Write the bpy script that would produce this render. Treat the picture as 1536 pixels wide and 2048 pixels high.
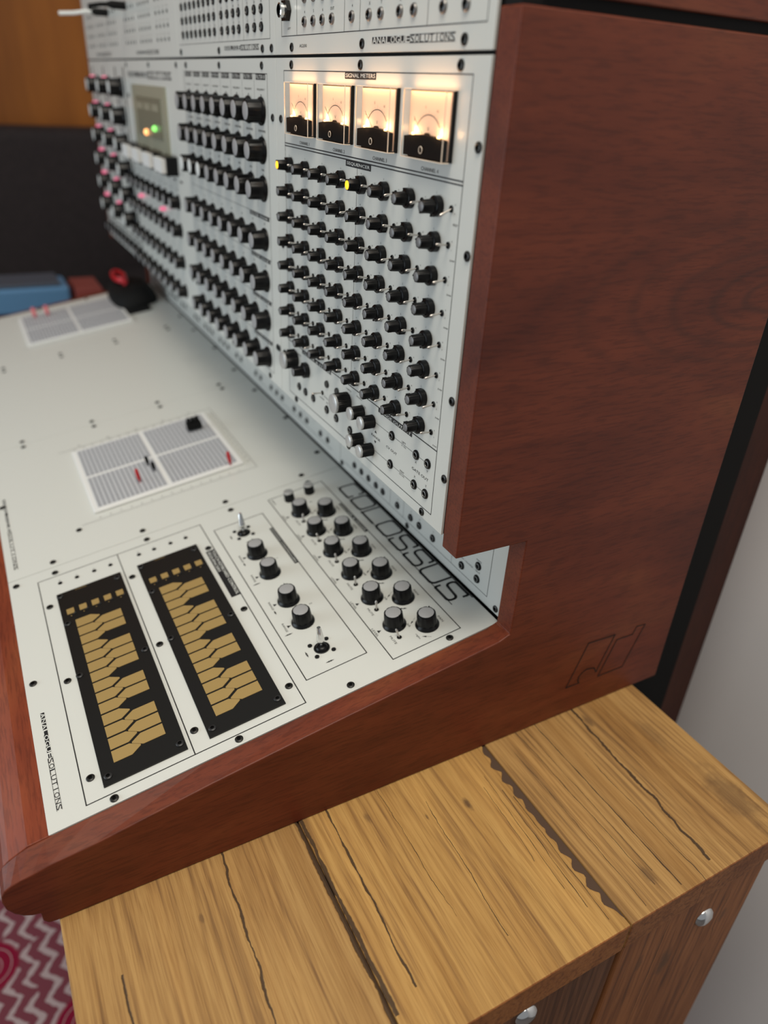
import bpy, bmesh, math, random
from mathutils import Matrix, Vector
random.seed(7)
sc = bpy.context.scene
for o in list(bpy.data.objects): bpy.data.objects.remove(o)
COL = sc.collection
PI = math.pi

# ---------------------------------------------------------------- camera
cam_d = bpy.data.cameras.new('camera'); cam = bpy.data.objects.new('camera', cam_d); COL.objects.link(cam)
cam_d.sensor_fit = 'VERTICAL'; cam_d.sensor_height = 36.0; cam_d.lens = 1456.66/2048*36.0
R = Matrix(((0.4729, 0.8796, 0.0517), (0.4622, -0.1977, -0.8644), (-0.7501, 0.4328, -0.5001)))
cx, cy, cz = R[0].normalized(), R[1].normalized(), R[2].normalized()
M = Matrix((( cx.x, -cy.x, -cz.x, 0.3793), (cx.y, -cy.y, -cz.y, -0.2838), (cx.z, -cy.z, -cz.z, 0.3104), (0, 0, 0, 1)))
cam.matrix_world = M
cam_d.clip_start = 0.01; cam_d.clip_end = 50
cam_d.dof.use_dof = True; cam_d.dof.focus_distance = 0.585; cam_d.dof.aperture_fstop = 3.4
sc.camera = cam
# ---------------------------------------------------------------- world + lights
w = bpy.data.worlds.new('world'); sc.world = w; w.use_nodes = True
bg = w.node_tree.nodes['Background']; bg.inputs[0].default_value = (0.93, 0.96, 1.0, 1); bg.inputs[1].default_value = 0.29
def area(name, loc, tgt, sx, sy, power, col):
    l = bpy.data.lights.new(name, 'AREA'); l.shape = 'RECTANGLE'; l.size = sx; l.size_y = sy; l.energy = power; l.color = col
    o = bpy.data.objects.new(name, l); COL.objects.link(o); o.location = loc
    o.rotation_euler = (Vector(tgt)-Vector(loc)).to_track_quat('-Z', 'Y').to_euler(); return o
area('ceiling_light', (0.35, -0.45, 1.85), (-0.10, -0.05, -0.1), 1.2, 1.0, 32, (1.0, 0.925, 0.80))
area('window_light', (-0.75, -1.75, 0.10), (-0.35, 0, -0.08), 1.3, 0.7, 13.5, (0.80, 0.92, 1.0))
sc.view_settings.view_transform = 'Standard'; sc.view_settings.look = 'None'; sc.view_settings.gamma = 1
sc.view_settings.use_curve_mapping = False; sc.view_settings.exposure = 0.0

# ---------------------------------------------------------------- materials
def mat(name, col, rough=0.5, metal=0.0, emit=None, es=0.0, coat=0.0, spec=0.5):
    m = bpy.data.materials.new(name); m.use_nodes = True; b = m.node_tree.nodes['Principled BSDF']
    b.inputs['Base Color'].default_value = (*col, 1); b.inputs['Roughness'].default_value = rough; b.inputs['Metallic'].default_value = metal
    b.inputs['Coat Weight'].default_value = coat; b.inputs['Specular IOR Level'].default_value = spec
    if emit: b.inputs['Emission Color'].default_value = (*emit, 1); b.inputs['Emission Strength'].default_value = es
    return m
def N(nt, t, **k):
    n = nt.nodes.new(t)
    for a, v in k.items(): setattr(n, a, v)
    return n
def ramp(nt, stops):
    r = N(nt, 'ShaderNodeValToRGB'); e = r.color_ramp.elements
    while len(e) > len(stops): e.remove(e[-1])
    while len(e) < len(stops): e.new(0.5)
    for el, (p, c) in zip(e, stops): el.position = p; el.color = (*c, 1)
    return r
def noise(nt, L, vec, scale, detail=4, rough=0.55, dist=0.0):
    n = N(nt, 'ShaderNodeTexNoise'); n.inputs['Scale'].default_value = scale; n.inputs['Detail'].default_value = detail
    n.inputs['Roughness'].default_value = rough; n.inputs['Distortion'].default_value = dist; L(vec, n.inputs['Vector']); return n
def mapping(nt, L, src, scale, loc=(0,0,0)):
    m = N(nt, 'ShaderNodeMapping'); m.inputs['Scale'].default_value = scale; m.inputs['Location'].default_value = loc; L(src, m.inputs['Vector']); return m.outputs[0]
def mixc(nt, L, f, a, b, mode='MIX'):
    m = N(nt, 'ShaderNodeMix', data_type='RGBA', blend_type=mode)
    if hasattr(f, 'node'): L(f, m.inputs[0])
    else: m.inputs[0].default_value = f
    for i, v in ((6, a), (7, b)):
        if hasattr(v, 'node'): L(v, m.inputs[i])
        else: m.inputs[i].default_value = (*v, 1)
    return m.outputs[2]
def math_(nt, L, op, a, b=None, c=None):
    m = N(nt, 'ShaderNodeMath', operation=op)
    for i, v in enumerate((a, b, c)):
        if v is None: continue
        if hasattr(v, 'node'): L(v, m.inputs[i])
        else: m.inputs[i].default_value = v
    return m.outputs[0]

def mahogany(name, axis='Y', gain=1.0):
    m = bpy.data.materials.new(name); m.use_nodes = True; nt = m.node_tree; L = nt.links.new; b = nt.nodes['Principled BSDF']
    tc = N(nt, 'ShaderNodeTexCoord'); geo = N(nt, 'ShaderNodeNewGeometry'); pos = geo.outputs['Position']
    s = {'Y': (1, .10, 1), 'X': (.10, 1, 1), 'Z': (1, 1, .10)}[axis]
    fine = noise(nt, L, mapping(nt, L, pos, tuple(x*1 for x in s)), 420, 3, .6)
    med = noise(nt, L, mapping(nt, L, pos, tuple(x for x in s)), 60, 5, .6, .4)
    big = noise(nt, L, mapping(nt, L, pos, {'Y': (1, .35, 1), 'X': (.35, 1, 1), 'Z': (1, 1, .35)}[axis]), 9, 3, .5, .8)
    # cathedral figure: rings of a stretched distance field
    mp = mapping(nt, L, pos, (1, 1.0, 3.3), (0, -0.33, -0.62))
    dn = noise(nt, L, pos, 7, 3, .5); dv = N(nt, 'ShaderNodeVectorMath', operation='SCALE'); L(dn.outputs['Color'], dv.inputs[0]); dv.inputs['Scale'].default_value = .05
    av = N(nt, 'ShaderNodeVectorMath', operation='ADD'); L(mp, av.inputs[0]); L(dv.outputs[0], av.inputs[1])
    ln = N(nt, 'ShaderNodeVectorMath', operation='LENGTH'); L(av.outputs[0], ln.inputs[0])
    rings = math_(nt, L, 'SINE', math_(nt, L, 'MULTIPLY', ln.outputs['Value'], 150))
    rings = math_(nt, L, 'MULTIPLY_ADD', rings, .5, .5); rings = math_(nt, L, 'POWER', rings, 5)
    fade = math_(nt, L, 'SUBTRACT', 1.0, math_(nt, L, 'MULTIPLY', ln.outputs['Value'], 3.1)); fade = math_(nt, L, 'MAXIMUM', fade, 0)
    rings = math_(nt, L, 'MULTIPLY', rings, fade)
    base = ramp(nt, [(.30, (.105*gain, .0175*gain, .0060*gain)), (.55, (.165*gain, .032*gain, .0110*gain)), (.75, (.200*gain, .052*gain, .0170*gain))]); L(big.outputs[0], base.inputs[0])
    r2 = ramp(nt, [(.32, (.74, .68, .66)), (.55, (1, 1, 1)), (.75, (1.15, 1.18, 1.18))]); L(med.outputs[0], r2.inputs[0])
    r3 = ramp(nt, [(.38, (.60, .56, .55)), (.52, (1, 1, 1))]); L(fine.outputs[0], r3.inputs[0])
    c = mixc(nt, L, .8, base.outputs[0], r2.outputs[0], 'MULTIPLY'); c = mixc(nt, L, .65, c, r3.outputs[0], 'MULTIPLY')
    if axis == 'Y': c = mixc(nt, L, math_(nt, L, 'MULTIPLY', rings, .55), c, (.030, .009, .005))
    L(c, b.inputs['Base Color']); b.inputs['Roughness'].default_value = .50; b.inputs['Specular IOR Level'].default_value = .34
    bm = N(nt, 'ShaderNodeBump'); bm.inputs['Strength'].default_value = .12; bm.inputs['Distance'].default_value = .0006; L(fine.outputs[0], bm.inputs['Height']); L(bm.outputs[0], b.inputs['Normal'])
    return m

def pine(name, axis, light, mid, dark, cracks=(), knots=(), smudge=(), rings_at=None, gr=1.0):
    m = bpy.data.materials.new(name); m.use_nodes = True; nt = m.node_tree; L = nt.links.new; b = nt.nodes['Principled BSDF']
    geo = N(nt, 'ShaderNodeNewGeometry'); pos = geo.outputs['Position']; oi = N(nt, 'ShaderNodeObjectInfo')
    off = N(nt, 'ShaderNodeVectorMath', operation='SCALE'); cb = N(nt, 'ShaderNodeCombineXYZ'); L(oi.outputs['Random'], cb.inputs[0]); L(oi.outputs['Random'], cb.inputs[2]); L(cb.outputs[0], off.inputs[0]); off.inputs['Scale'].default_value = 5
    p2 = N(nt, 'ShaderNodeVectorMath', operation='ADD'); L(pos, p2.inputs[0]); L(off.outputs[0], p2.inputs[1]); pp = p2.outputs[0]
    st = {'X': (.030, 1, 1), 'Z': (1, 1, .030)}[axis]; st2 = {'X': (.16, 1, 1), 'Z': (1, 1, .16)}[axis]
    # bend the grain a little, then stretched bands
    wn = noise(nt, L, mapping(nt, L, pp, st2), 9, 3, .5); ws = N(nt, 'ShaderNodeVectorMath', operation='SCALE'); L(wn.outputs['Color'], ws.inputs[0]); ws.inputs['Scale'].default_value = .022
    wa = N(nt, 'ShaderNodeVectorMath', operation='ADD'); L(mapping(nt, L, pp, st), wa.inputs[0]); L(ws.outputs[0], wa.inputs[1]); wv = wa.outputs[0]
    bands = noise(nt, L, wv, 240, 3, .6); bb = noise(nt, L, wv, 36, 4, .6); fib = noise(nt, L, mapping(nt, L, pp, st), 900, 2, .6)
    blot = noise(nt, L, mapping(nt, L, pp, st2), 14, 4, .6)
    r1 = ramp(nt, [(.30, dark), (.46, mid), (.60, light)]); L(bands.outputs[0], r1.inputs[0])
    r2 = ramp(nt, [(.30, (.78, .70, .60)), (.50, (1, 1, 1)), (.72, (1.10, 1.08, 1.04))]); L(bb.outputs[0], r2.inputs[0])
    c = mixc(nt, L, .9*gr, light, r1.outputs[0]); c = mixc(nt, L, .85, c, r2.outputs[0], 'MULTIPLY')
    r3 = ramp(nt, [(.32, (.74, .66, .60)), (.48, (1, 1, 1))]); L(blot.outputs[0], r3.inputs[0]); c = mixc(nt, L, .55, c, r3.outputs[0], 'MULTIPLY')
    r4 = ramp(nt, [(.35, (.72, .66, .6)), (.5, (1, 1, 1))]); L(fib.outputs[0], r4.inputs[0]); c = mixc(nt, L, .6, c, r4.outputs[0], 'MULTIPLY')
    sep = N(nt, 'ShaderNodeSeparateXYZ'); L(pos, sep.inputs[0]); X, Y, Z = sep.outputs
    U, V = (X, Y) if axis == 'X' else (Z, Y)
    hgt = math_(nt, L, 'MULTIPLY', bands.outputs[0], .5)
    for (v0, slope, amp, wd, u0, u1) in cracks:
        cn = noise(nt, L, mapping(nt, L, pos, (1, 0, 0) if axis == 'X' else (0, 0, 1), (v0*31, 0, 0)), 22, 5, .6)
        cw = noise(nt, L, mapping(nt, L, pos, (1, 0, 0) if axis == 'X' else (0, 0, 1), (v0*17, 0, 3)), 40, 3, .6)
        line = math_(nt, L, 'ADD', math_(nt, L, 'MULTIPLY_ADD', U, slope, v0), math_(nt, L, 'MULTIPLY_ADD', cn.outputs[0], amp, -amp/2))
        d = math_(nt, L, 'ABSOLUTE', math_(nt, L, 'SUBTRACT', V, line))
        wdt = math_(nt, L, 'MULTIPLY', math_(nt, L, 'MAXIMUM', math_(nt, L, 'MULTIPLY_ADD', cw.outputs[0], 3.2, -.75), .12), wd)
        k = math_(nt, L, 'SUBTRACT', 1.0, math_(nt, L, 'DIVIDE', d, wdt)); k = math_(nt, L, 'MAXIMUM', k, 0); k = math_(nt, L, 'MINIMUM', math_(nt, L, 'MULTIPLY', k, 2.5), 1)
        k = math_(nt, L, 'MULTIPLY', k, math_(nt, L, 'GREATER_THAN', U, u0)); k = math_(nt, L, 'MULTIPLY', k, math_(nt, L, 'LESS_THAN', U, u1))
        c = mixc(nt, L, math_(nt, L, 'MULTIPLY', k, .93), c, (.050, .028, .015)); hgt = math_(nt, L, 'SUBTRACT', hgt, math_(nt, L, 'MULTIPLY', k, 2.5))
    for (ku, kv, kr, ks) in knots:
        kn = noise(nt, L, pos, 70, 4, .7)
        du = math_(nt, L, 'DIVIDE', math_(nt, L, 'SUBTRACT', U, ku), kr*2.4); dv2 = math_(nt, L, 'DIVIDE', math_(nt, L, 'SUBTRACT', V, kv), kr)
        d = math_(nt, L, 'SQRT', math_(nt, L, 'ADD', math_(nt, L, 'MULTIPLY', du, du), math_(nt, L, 'MULTIPLY', dv2, dv2)))
        d = math_(nt, L, 'ADD', d, math_(nt, L, 'MULTIPLY_ADD', kn.outputs[0], 1.6, -.8))
        k = math_(nt, L, 'MAXIMUM', math_(nt, L, 'SUBTRACT', 1.0, d), 0); k = math_(nt, L, 'MINIMUM', math_(nt, L, 'MULTIPLY', k, 1.6), 1)
        c = mixc(nt, L, math_(nt, L, 'MULTIPLY', k, ks), c, (.095, .050, .026))
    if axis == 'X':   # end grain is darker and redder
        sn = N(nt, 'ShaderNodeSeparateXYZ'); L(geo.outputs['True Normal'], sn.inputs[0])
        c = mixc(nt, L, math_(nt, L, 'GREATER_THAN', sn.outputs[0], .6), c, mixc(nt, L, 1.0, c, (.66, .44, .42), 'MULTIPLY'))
    L(c, b.inputs['Base Color']); b.inputs['Roughness'].default_value = .62; b.inputs['Specular IOR Level'].default_value = .3
    bm = N(nt, 'ShaderNodeBump'); bm.inputs['Strength'].default_value = .5; bm.inputs['Distance'].default_value = .0011; L(hgt, bm.inputs['Height']); L(bm.outputs[0], b.inputs['Normal'])
    return m

m_white = mat('panel_white', (.65, .66, .62), .29, spec=.5)
m_black = mat('black_plastic', (.0045, .0045, .0048), .30, spec=.24)
m_blackmat = mat('black_matte', (.006, .006, .006), .75, spec=.2)
m_ink = mat('black_ink', (.008, .008, .009), .5)
m_inkw = mat('white_ink', (.66, .67, .63), .5)
m_outer = mat('screw_black', (.016, .015, .013), .38, .3)
m_capg = mat('grey_cap', (.19, .19, .195), .42, .15); m_capa = mat('aluminium_cap', (.42, .42, .425), .42, .25)
m_capg2 = mat('pale_cap', (.74, .76, .74), .45)
m_chrome = mat('chrome', (.74, .74, .73), .16, 1.0); m_spun = mat('spun_aluminium', (.62, .62, .61), .38, .65)
m_nickel = mat('nickel', (.60, .56, .52), .28, 1.0)
m_nut = mat('dark_nut', (.05, .05, .05), .3, .7)
m_brass = mat('warm_metal', (.72, .42, .25), .25, 1.0)
m_gold = mat('gold_plating', (.50, .34, .125), .44, .45)
m_board = mat('circuit_board_black', (.0065, .0062, .0052), .38, spec=.4)
m_boardscrew = mat('board_screw', (.035, .035, .036), .4, .5)
m_yellow = mat('lit_yellow', (.9, .55, .02), .4, emit=(1.0, .50, .02), es=1.35)
m_pink = mat('lit_pink', (.8, .2, .3), .4, emit=(1.0, .22, .36), es=.62)
m_green = mat('lit_green', (.3, .8, .2), .4, emit=(.22, .85, .14), es=1.4)
m_orange = mat('lit_orange', (.9, .5, .2), .4, emit=(1.0, .42, .14), es=1.8)
m_red = mat('red_plastic', (.50, .010, .018), .35)
m_pinkp = mat('pink_plastic', (.75, .18, .20), .4)
m_hole = mat('hole_dark', (.004, .004, .004), .9, spec=.1)
m_pinhole = mat('pin_hole', (.15, .155, .18), .8, spec=.1)
m_matrix = mat('matrix_grey', (.50, .51, .53), .5)
m_matwhite = mat('matrix_white', (.78, .78, .76), .4)
m_screen = mat('display_glass', (.33, .33, .25), .25)
m_screen2 = mat('display_dark', (.19, .19, .14), .3)
m_bulb = mat('lamp_bulb', (1, .8, .4), .4, emit=(1.0, .66, .24), es=7)
m_dial = mat('dial_paper', (.80, .68, .60), .6, emit=(1.0, .58, .34), es=.14)  # card's own emission stands in for the lamp glow on it
m_cheek = mahogany('mahogany_side', 'Y', .95)
m_rail = mahogany('mahogany_rail', 'X', 1.35)
m_cheekdark = mahogany('dark_wood', 'Z', .42)

def clear_mat():
    m = bpy.data.materials.new('clear_acrylic'); m.use_nodes = True; nt = m.node_tree; L = nt.links.new; nt.nodes.clear()
    o = N(nt, 'ShaderNodeOutputMaterial'); t = N(nt, 'ShaderNodeBsdfTransparent'); g = N(nt, 'ShaderNodeBsdfGlossy'); fr = N(nt, 'ShaderNodeFresnel'); mx = N(nt, 'ShaderNodeMixShader')
    t.inputs[0].default_value = (.97, .96, .94, 1); g.inputs['Roughness'].default_value = .06; fr.inputs[0].default_value = 1.38
    L(fr.outputs[0], mx.inputs[0]); L(t.outputs[0], mx.inputs[1]); L(g.outputs[0], mx.inputs[2]); L(mx.outputs[0], o.inputs[0]); return m
m_clear = clear_mat()
m_rim = mat('acrylic_edge', (.75, .66, .55), .15, emit=(1, .62, .36), es=.12); m_edge_glow = mat('acrylic_edge_glow', (.8, .7, .6), .3, emit=(1.0, .50, .20), es=8.0)  # edge emission stands in for lamp light leaking through the cover

def rug_mat():
    m = bpy.data.materials.new('woven_rug'); m.use_nodes = True; nt = m.node_tree; L = nt.links.new; b = nt.nodes['Principled BSDF']
    geo = N(nt, 'ShaderNodeNewGeometry'); sep = N(nt, 'ShaderNodeSeparateXYZ'); L(geo.outputs['Position'], sep.inputs[0]); X, Y, _ = sep.outputs
    zig = math_(nt, L, 'PINGPONG', math_(nt, L, 'MULTIPLY', X, 1.0), .022)
    st = math_(nt, L, 'SINE', math_(nt, L, 'MULTIPLY', math_(nt, L, 'ADD', Y, math_(nt, L, 'MULTIPLY', zig, .9)), 2*PI/.028))
    vo = N(nt, 'ShaderNodeTexVoronoi', feature='F1'); vo.inputs['Scale'].default_value = 7.5; L(geo.outputs['Position'], vo.inputs['Vector'])
    n2 = noise(nt, L, geo.outputs['Position'], 42, 3, .6)
    pat = math_(nt, L, 'ADD', st, math_(nt, L, 'MULTIPLY_ADD', n2.outputs[0], 3.6, -1.8)); pr = ramp(nt, [(.34, (0, 0, 0)), (.54, (1, 1, 1))]); L(pat, pr.inputs[0])
    c1 = mixc(nt, L, pr.outputs[0], (.17, .045, .060), (.40, .31, .31))
    med = ramp(nt, [(.30, (1, 1, 1)), (.34, (0, 0, 0))]); L(vo.outputs['Distance'], med.inputs[0])
    rr = math_(nt, L, 'SINE', math_(nt, L, 'MULTIPLY', vo.outputs['Distance'], 60)); rrr = ramp(nt, [(.93, (0, 0, 0)), (.98, (1, 1, 1))]); L(rr, rrr.inputs[0])
    c2 = mixc(nt, L, rrr.outputs[0], (.20, .008, .030), (.38, .28, .28))
    L(mixc(nt, L, med.outputs[0], c1, c2), b.inputs['Base Color']); b.inputs['Roughness'].default_value = .95; b.inputs['Specular IOR Level'].default_value = .1
    return m
def wall_mat(name, col, sc_=6, amt=.06):
    m = bpy.data.materials.new(name); m.use_nodes = True; nt = m.node_tree; L = nt.links.new; b = nt.nodes['Principled BSDF']
    geo = N(nt, 'ShaderNodeNewGeometry'); n = noise(nt, L, geo.outputs['Position'], sc_, 4, .6)
    r = ramp(nt, [(.3, tuple(x*(1-amt) for x in col)), (.7, tuple(x*(1+amt) for x in col))]); L(n.outputs[0], r.inputs[0]); L(r.outputs[0], b.inputs['Base Color'])
    b.inputs['Roughness'].default_value = .8; return m

# ---------------------------------------------------------------- geometry helpers
class G:
    """collects polygons for one mesh"""
    def __init__(s): s.v = []; s.f = []; s.m = []; s.mats = []
    def mi(s, m):
        if m not in s.mats: s.mats.append(m)
        return s.mats.index(m)
    def add(s, vs, fs, m, T=None):
        o = len(s.v); s.v += [tuple(T @ Vector(p)) if T else tuple(p) for p in vs]; k = s.mi(m)
        for f in fs: s.f.append(tuple(i+o for i in f)); s.m.append(k)
    def box(s, x0, x1, y0, y1, z0, z1, m, T=None):
        vs = [(x, y, z) for z in (z0, z1) for y in (y0, y1) for x in (x0, x1)]
        s.add(vs, [(0,2,3,1), (4,5,7,6), (0,1,5,4), (2,6,7,3), (0,4,6,2), (1,3,7,5)], m, T)
    def rect(s, x0, x1, y0, y1, m, h=0.0, T=None): s.add([(x0,y0,h), (x1,y0,h), (x1,y1,h), (x0,y1,h)], [(0,1,2,3)], m, T)
    def prism(s, poly, z0, z1, m, T=None):
        n = len(poly); vs = [(x, y, z0) for x, y in poly]+[(x, y, z1) for x, y in poly]
        s.add(vs, [tuple(range(n-1, -1, -1)), tuple(range(n, 2*n))]+[(i, (i+1) % n, n+(i+1) % n, n+i) for i in range(n)], m, T)
    def lathe(s, prof, m, seg=24, T=None, mod=None, cap=True):
        # prof: [(r, h)]  bottom to top around local z
        vs = []
        for r, h in prof:
            for i in range(seg):
                a = 2*PI*i/seg; k = mod(a, h, r) if mod else 1.0
                vs.append((r*k*math.cos(a), r*k*math.sin(a), h))
        fs = [(j*seg+i, j*seg+(i+1) % seg, (j+1)*seg+(i+1) % seg, (j+1)*seg+i) for j in range(len(prof)-1) for i in range(seg)]
        if cap: fs.append(tuple((len(prof)-1)*seg+i for i in range(seg)))
        s.add(vs, fs, m, T)
    def line(s, pts, wd, m, h=0.0, T=None, closed=False):
        n = len(pts); P = list(pts)+([pts[0]] if closed else [])
        for a, b_ in zip(P[:-1], P[1:]):
            d = Vector((b_[0]-a[0], b_[1]-a[1])); l = d.length
            if l < 1e-9: continue
            d /= l; q = Vector((-d.y, d.x))*wd/2; e = d*wd/2
            s.add([(a[0]-e.x+q.x, a[1]-e.y+q.y, h), (a[0]-e.x-q.x, a[1]-e.y-q.y, h), (b_[0]+e.x-q.x, b_[1]+e.y-q.y, h), (b_[0]+e.x+q.x, b_[1]+e.y+q.y, h)], [(0,1,2,3)], m, T)
    def tube(s, pts, rad, m, seg=8, T=None):
        pts = [Vector(p) for p in pts]; vs = []; n = len(pts)
        for i, p in enumerate(pts):
            t = (pts[min(i+1, n-1)]-pts[max(i-1, 0)]).normalized(); u = t.orthogonal().normalized()
            if i: u = (pu - t*pu.dot(t)).normalized()
            pu = u; v_ = t.cross(u); r = rad[i] if isinstance(rad, (list, tuple)) else rad
            vs += [tuple(p+(u*math.cos(2*PI*k/seg)+v_*math.sin(2*PI*k/seg))*r) for k in range(seg)]
        fs = [(j*seg+k, j*seg+(k+1) % seg, (j+1)*seg+(k+1) % seg, (j+1)*seg+k) for j in range(n-1) for k in range(seg)]
        fs += [tuple(range(seg-1, -1, -1)), tuple((n-1)*seg+k for k in range(seg))]; s.add(vs, fs, m, T)
    def mesh(s, name, smooth=False):
        me = bpy.data.meshes.new(name); me.from_pydata(s.v, [], s.f)
        for m in s.mats: me.materials.append(m)
        me.polygons.foreach_set('material_index', s.m)
        if smooth: me.polygons.foreach_set('use_smooth', [True]*len(s.f)); me.set_sharp_from_angle(angle=math.radians(38))
        me.update(); return me
WM = {}
def link(name, data, world=Matrix(), parent=None):
    o = bpy.data.objects.new(name, data); COL.objects.link(o)
    if parent is not None: o.parent = parent; o.matrix_basis = WM[parent.name].inverted() @ world
    else: o.matrix_basis = world
    WM[o.name] = world.copy(); return o
def thing(name, label, cat, loc=(0,0,0), group=None):
    o = link(name, None, Matrix.Translation(loc)); o.empty_display_size = .02; o['label'] = label; o['category'] = cat
    if group: o['group'] = group
    return o
def tag(o, label, cat, group=None):
    o['label'] = label; o['category'] = cat
    if group: o['group'] = group
    return o
def bevel(o, wd, seg=2, ang=30):
    b = o.modifiers.new('bevel', 'BEVEL'); b.width = wd; b.segments = seg; b.limit_method = 'ANGLE'; b.angle_limit = math.radians(ang); return o

B = 0.167; D = -0.1115
def frame(o, ex, ey, n): return Matrix(((ex[0], ey[0], n[0], o[0]), (ex[1], ey[1], n[1], o[1]), (ex[2], ey[2], n[2], o[2]), (0,0,0,1)))
nS = (0, -math.sin(B), math.cos(B)); sS = (0, math.cos(B), math.sin(B))
FACE = frame((0,0,0), (1,0,0), (0,0,1), (0,-1,0))
SURF = frame((0, D*nS[1], D*nS[2]), (1,0,0), sS, nS)
YB = 0.0755
BACK = frame((-.0026,YB,-.0022), (1,0,0), (0,0,1), (0,-1,0))
SIDE = frame((0,0,0), (0,1,0), (0,0,1), (1,0,0))
def at(F, x, y, h=0.0, rot=0.0): return F @ Matrix.Translation((x, y, h)) @ Matrix.Rotation(rot, 4, 'Z')

_txt = {}
def text_polys(st):
    if st not in _txt:
        cu = bpy.data.curves.new('t', 'FONT'); cu.body = st; cu.resolution_u = 2; ob = bpy.data.objects.new('t', cu); COL.objects.link(ob)
        me = bpy.data.meshes.new_from_object(ob.evaluated_get(bpy.context.evaluated_depsgraph_get()))
        vs = [v.co.copy() for v in me.vertices]; fs = [tuple(p.vertices) for p in me.polygons]
        bpy.data.objects.remove(ob); bpy.data.curves.remove(cu); bpy.data.meshes.remove(me)
        x0 = min(v.x for v in vs); x1 = max(v.x for v in vs); y0 = min(v.y for v in vs); y1 = max(v.y for v in vs)
        _txt[st] = ([((v.x-x0)/(x1-x0 or 1), (v.y-y0)/(y1-y0 or 1)) for v in vs], fs, (x1-x0)/(y1-y0 or 1))
    return _txt[st]
def text(g, st, x0, x1, y0, y1, m=None, h=0.00016, bold=False):
    m = m or m_ink; vs, fs, asp = text_polys(st)
    g.add([(x0+(x1-x0)*a, y0+(y1-y0)*b_, h) for a, b_ in vs], fs, m)
    if bold:
        e = (y1-y0)*.05; g.add([(x0+(x1-x0)*a+e, y0+(y1-y0)*b_+e*.3, h+.00001) for a, b_ in vs], fs, m)
def textc(g, st, xc, yc, hh, m=None, wk=1.15, **k):
    a = text_polys(st)[2]*hh*wk; text(g, st, xc-a/2, xc+a/2, yc-hh/2, yc+hh/2, m, **k)
def logo(g, x0, x1, y0, y1):
    xm = x0+(x1-x0)*.495; H = y1-y0
    g.rect(x0, xm, y0+H*.06, y1-H*.06, m_ink, .00012)
    n = 8; wd = (xm-x0)/n
    for i, c in enumerate('ANALOGUE'): text(g, c, x0+wd*(i+.10), x0+wd*(i+.97), y0+H*.05, y1-H*.05, m_inkw, .0002, bold=True)
    wd = (x1-xm)/9
    for i, c in enumerate('SOLUTIONS'): text(g, c, xm+wd*(i+(.46 if c == 'I' else .10)), xm+wd*(i+(.60 if c == 'I' else .95)), y0, y1, m_ink, .0002)
    g.line([(xm, y0), (x1, y0)], H*.09, m_ink, .00018); g.line([(xm, y1), (x1, y1)], H*.09, m_ink, .00018)

# ---------------------------------------------------------------- shared part meshes
def flute(n, d): return lambda a, h, r: 1.0-(d if (a*n/(2*PI)) % 1.0 < .28 else 0.0)
def mk_knob_small():      # skirted sequencer knob
    g = G(); g.lathe([(.0067,0), (.0067,.0040), (.0062,.0046), (.0048,.0050)], m_black, 28, cap=False)
    g.lathe([(.0048,.0046), (.0042,.0132), (.0039,.0138), (.0030,.0138)], m_black, 32, mod=flute(8, .07), cap=False)
    g.lathe([(.0030,.0137), (.0029,.0136)], m_black, 24)
    g.box(.0040, .0072, -.0005, .0005, .0004, .0048, m_black); g.box(.0026, .0047, -.0005, .0005, .0105, .0139, m_black)
    return g.mesh('knob_small', True)
def mk_cap(r, h, m, dish=.0003):
    g = G(); g.lathe([(r, h-.001), (r, h), (r*.9, h+.0002)], m, 24); return g.mesh('cap', True)
def mk_knob_big():
    g = G(); g.lathe([(.0112,0), (.0112,.0009), (.0106,.0018), (.0096,.0026), (.0092,.0034)], m_black, 36, cap=False)
    g.lathe([(.0093,.0026), (.0088,.0136), (.0083,.0146), (.0070,.0148)], m_black, 48, mod=flute(10, .05), cap=False)
    g.lathe([(.0068,.0147), (.0067,.0145)], m_black, 24)
    g.box(.0066, .0090, -.0004, .0004, .0030, .0150, m_black)
    return g.mesh('knob_big', True)
def mk_knob_knurl(r, h):
    g = G(); g.lathe([(r,0), (r,h*.86), (r*.97,h*.88)], m_black, 72, mod=lambda a, hh, rr: 1-.045*(int(a*72/(2*PI)+.5) % 2), cap=False)
    g.box(r*.9, r*1.14, -.0004, .0004, 0, h*.55, m_black)
    return g.mesh('knob_knurled', True)
def mk_spun(r, h):
    g = G(); g.lathe([(r*.97, h*.84), (r*.97, h*.985), (r*.92, h)], m_spun, 36)
    return g.mesh('spun_cap', True)
KS, KB = mk_knob_small(), mk_knob_big()
CAP_G, CAP_Y = mk_cap(.0031, .0138, m_capg), mk_cap(.0033, .0140, m_yellow)
CAP_B, CAP_W = mk_cap(.0071, .0149, m_capa), mk_cap(.0071, .0149, m_capg2)
KK, KKc = mk_knob_knurl(.0058, .0125), mk_spun(.0058, .0125)
KL, KLc = mk_knob_knurl(.0092, .0155), mk_spun(.0092, .0155)
KM, KMc = mk_knob_knurl(.0060, .0135), mk_spun(.0060, .0135)
def mk_screw(r, m1, m2):
    g = G(); g.lathe([(r,0), (r,.0007), (r*.82,.0012), (r*.5,.0013)], m1, 20, cap=False); g.lathe([(r*.5,.0013), (r*.42,.0004)], m2, 6); return g.mesh('screw', True)
SCR, SCRB = mk_screw(.0034, m_outer, m_hole), mk_screw(.0032, m_boardscrew, m_hole)
def mk_jack(m1, m2, r=.0042):
    g = G(); g.lathe([(r,0), (r,.0008), (r*.82,.0016), (r*.68,.0016)], m1, 20, cap=False); g.lathe([(r*.68,.0016), (r*.52,.0018), (r*.46,.0012)], m2, 20, cap=False); g.lathe([(r*.48,.0013), (r*.40,.0003)], m_hole, 14)
    return g.mesh('jack', True)
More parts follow.
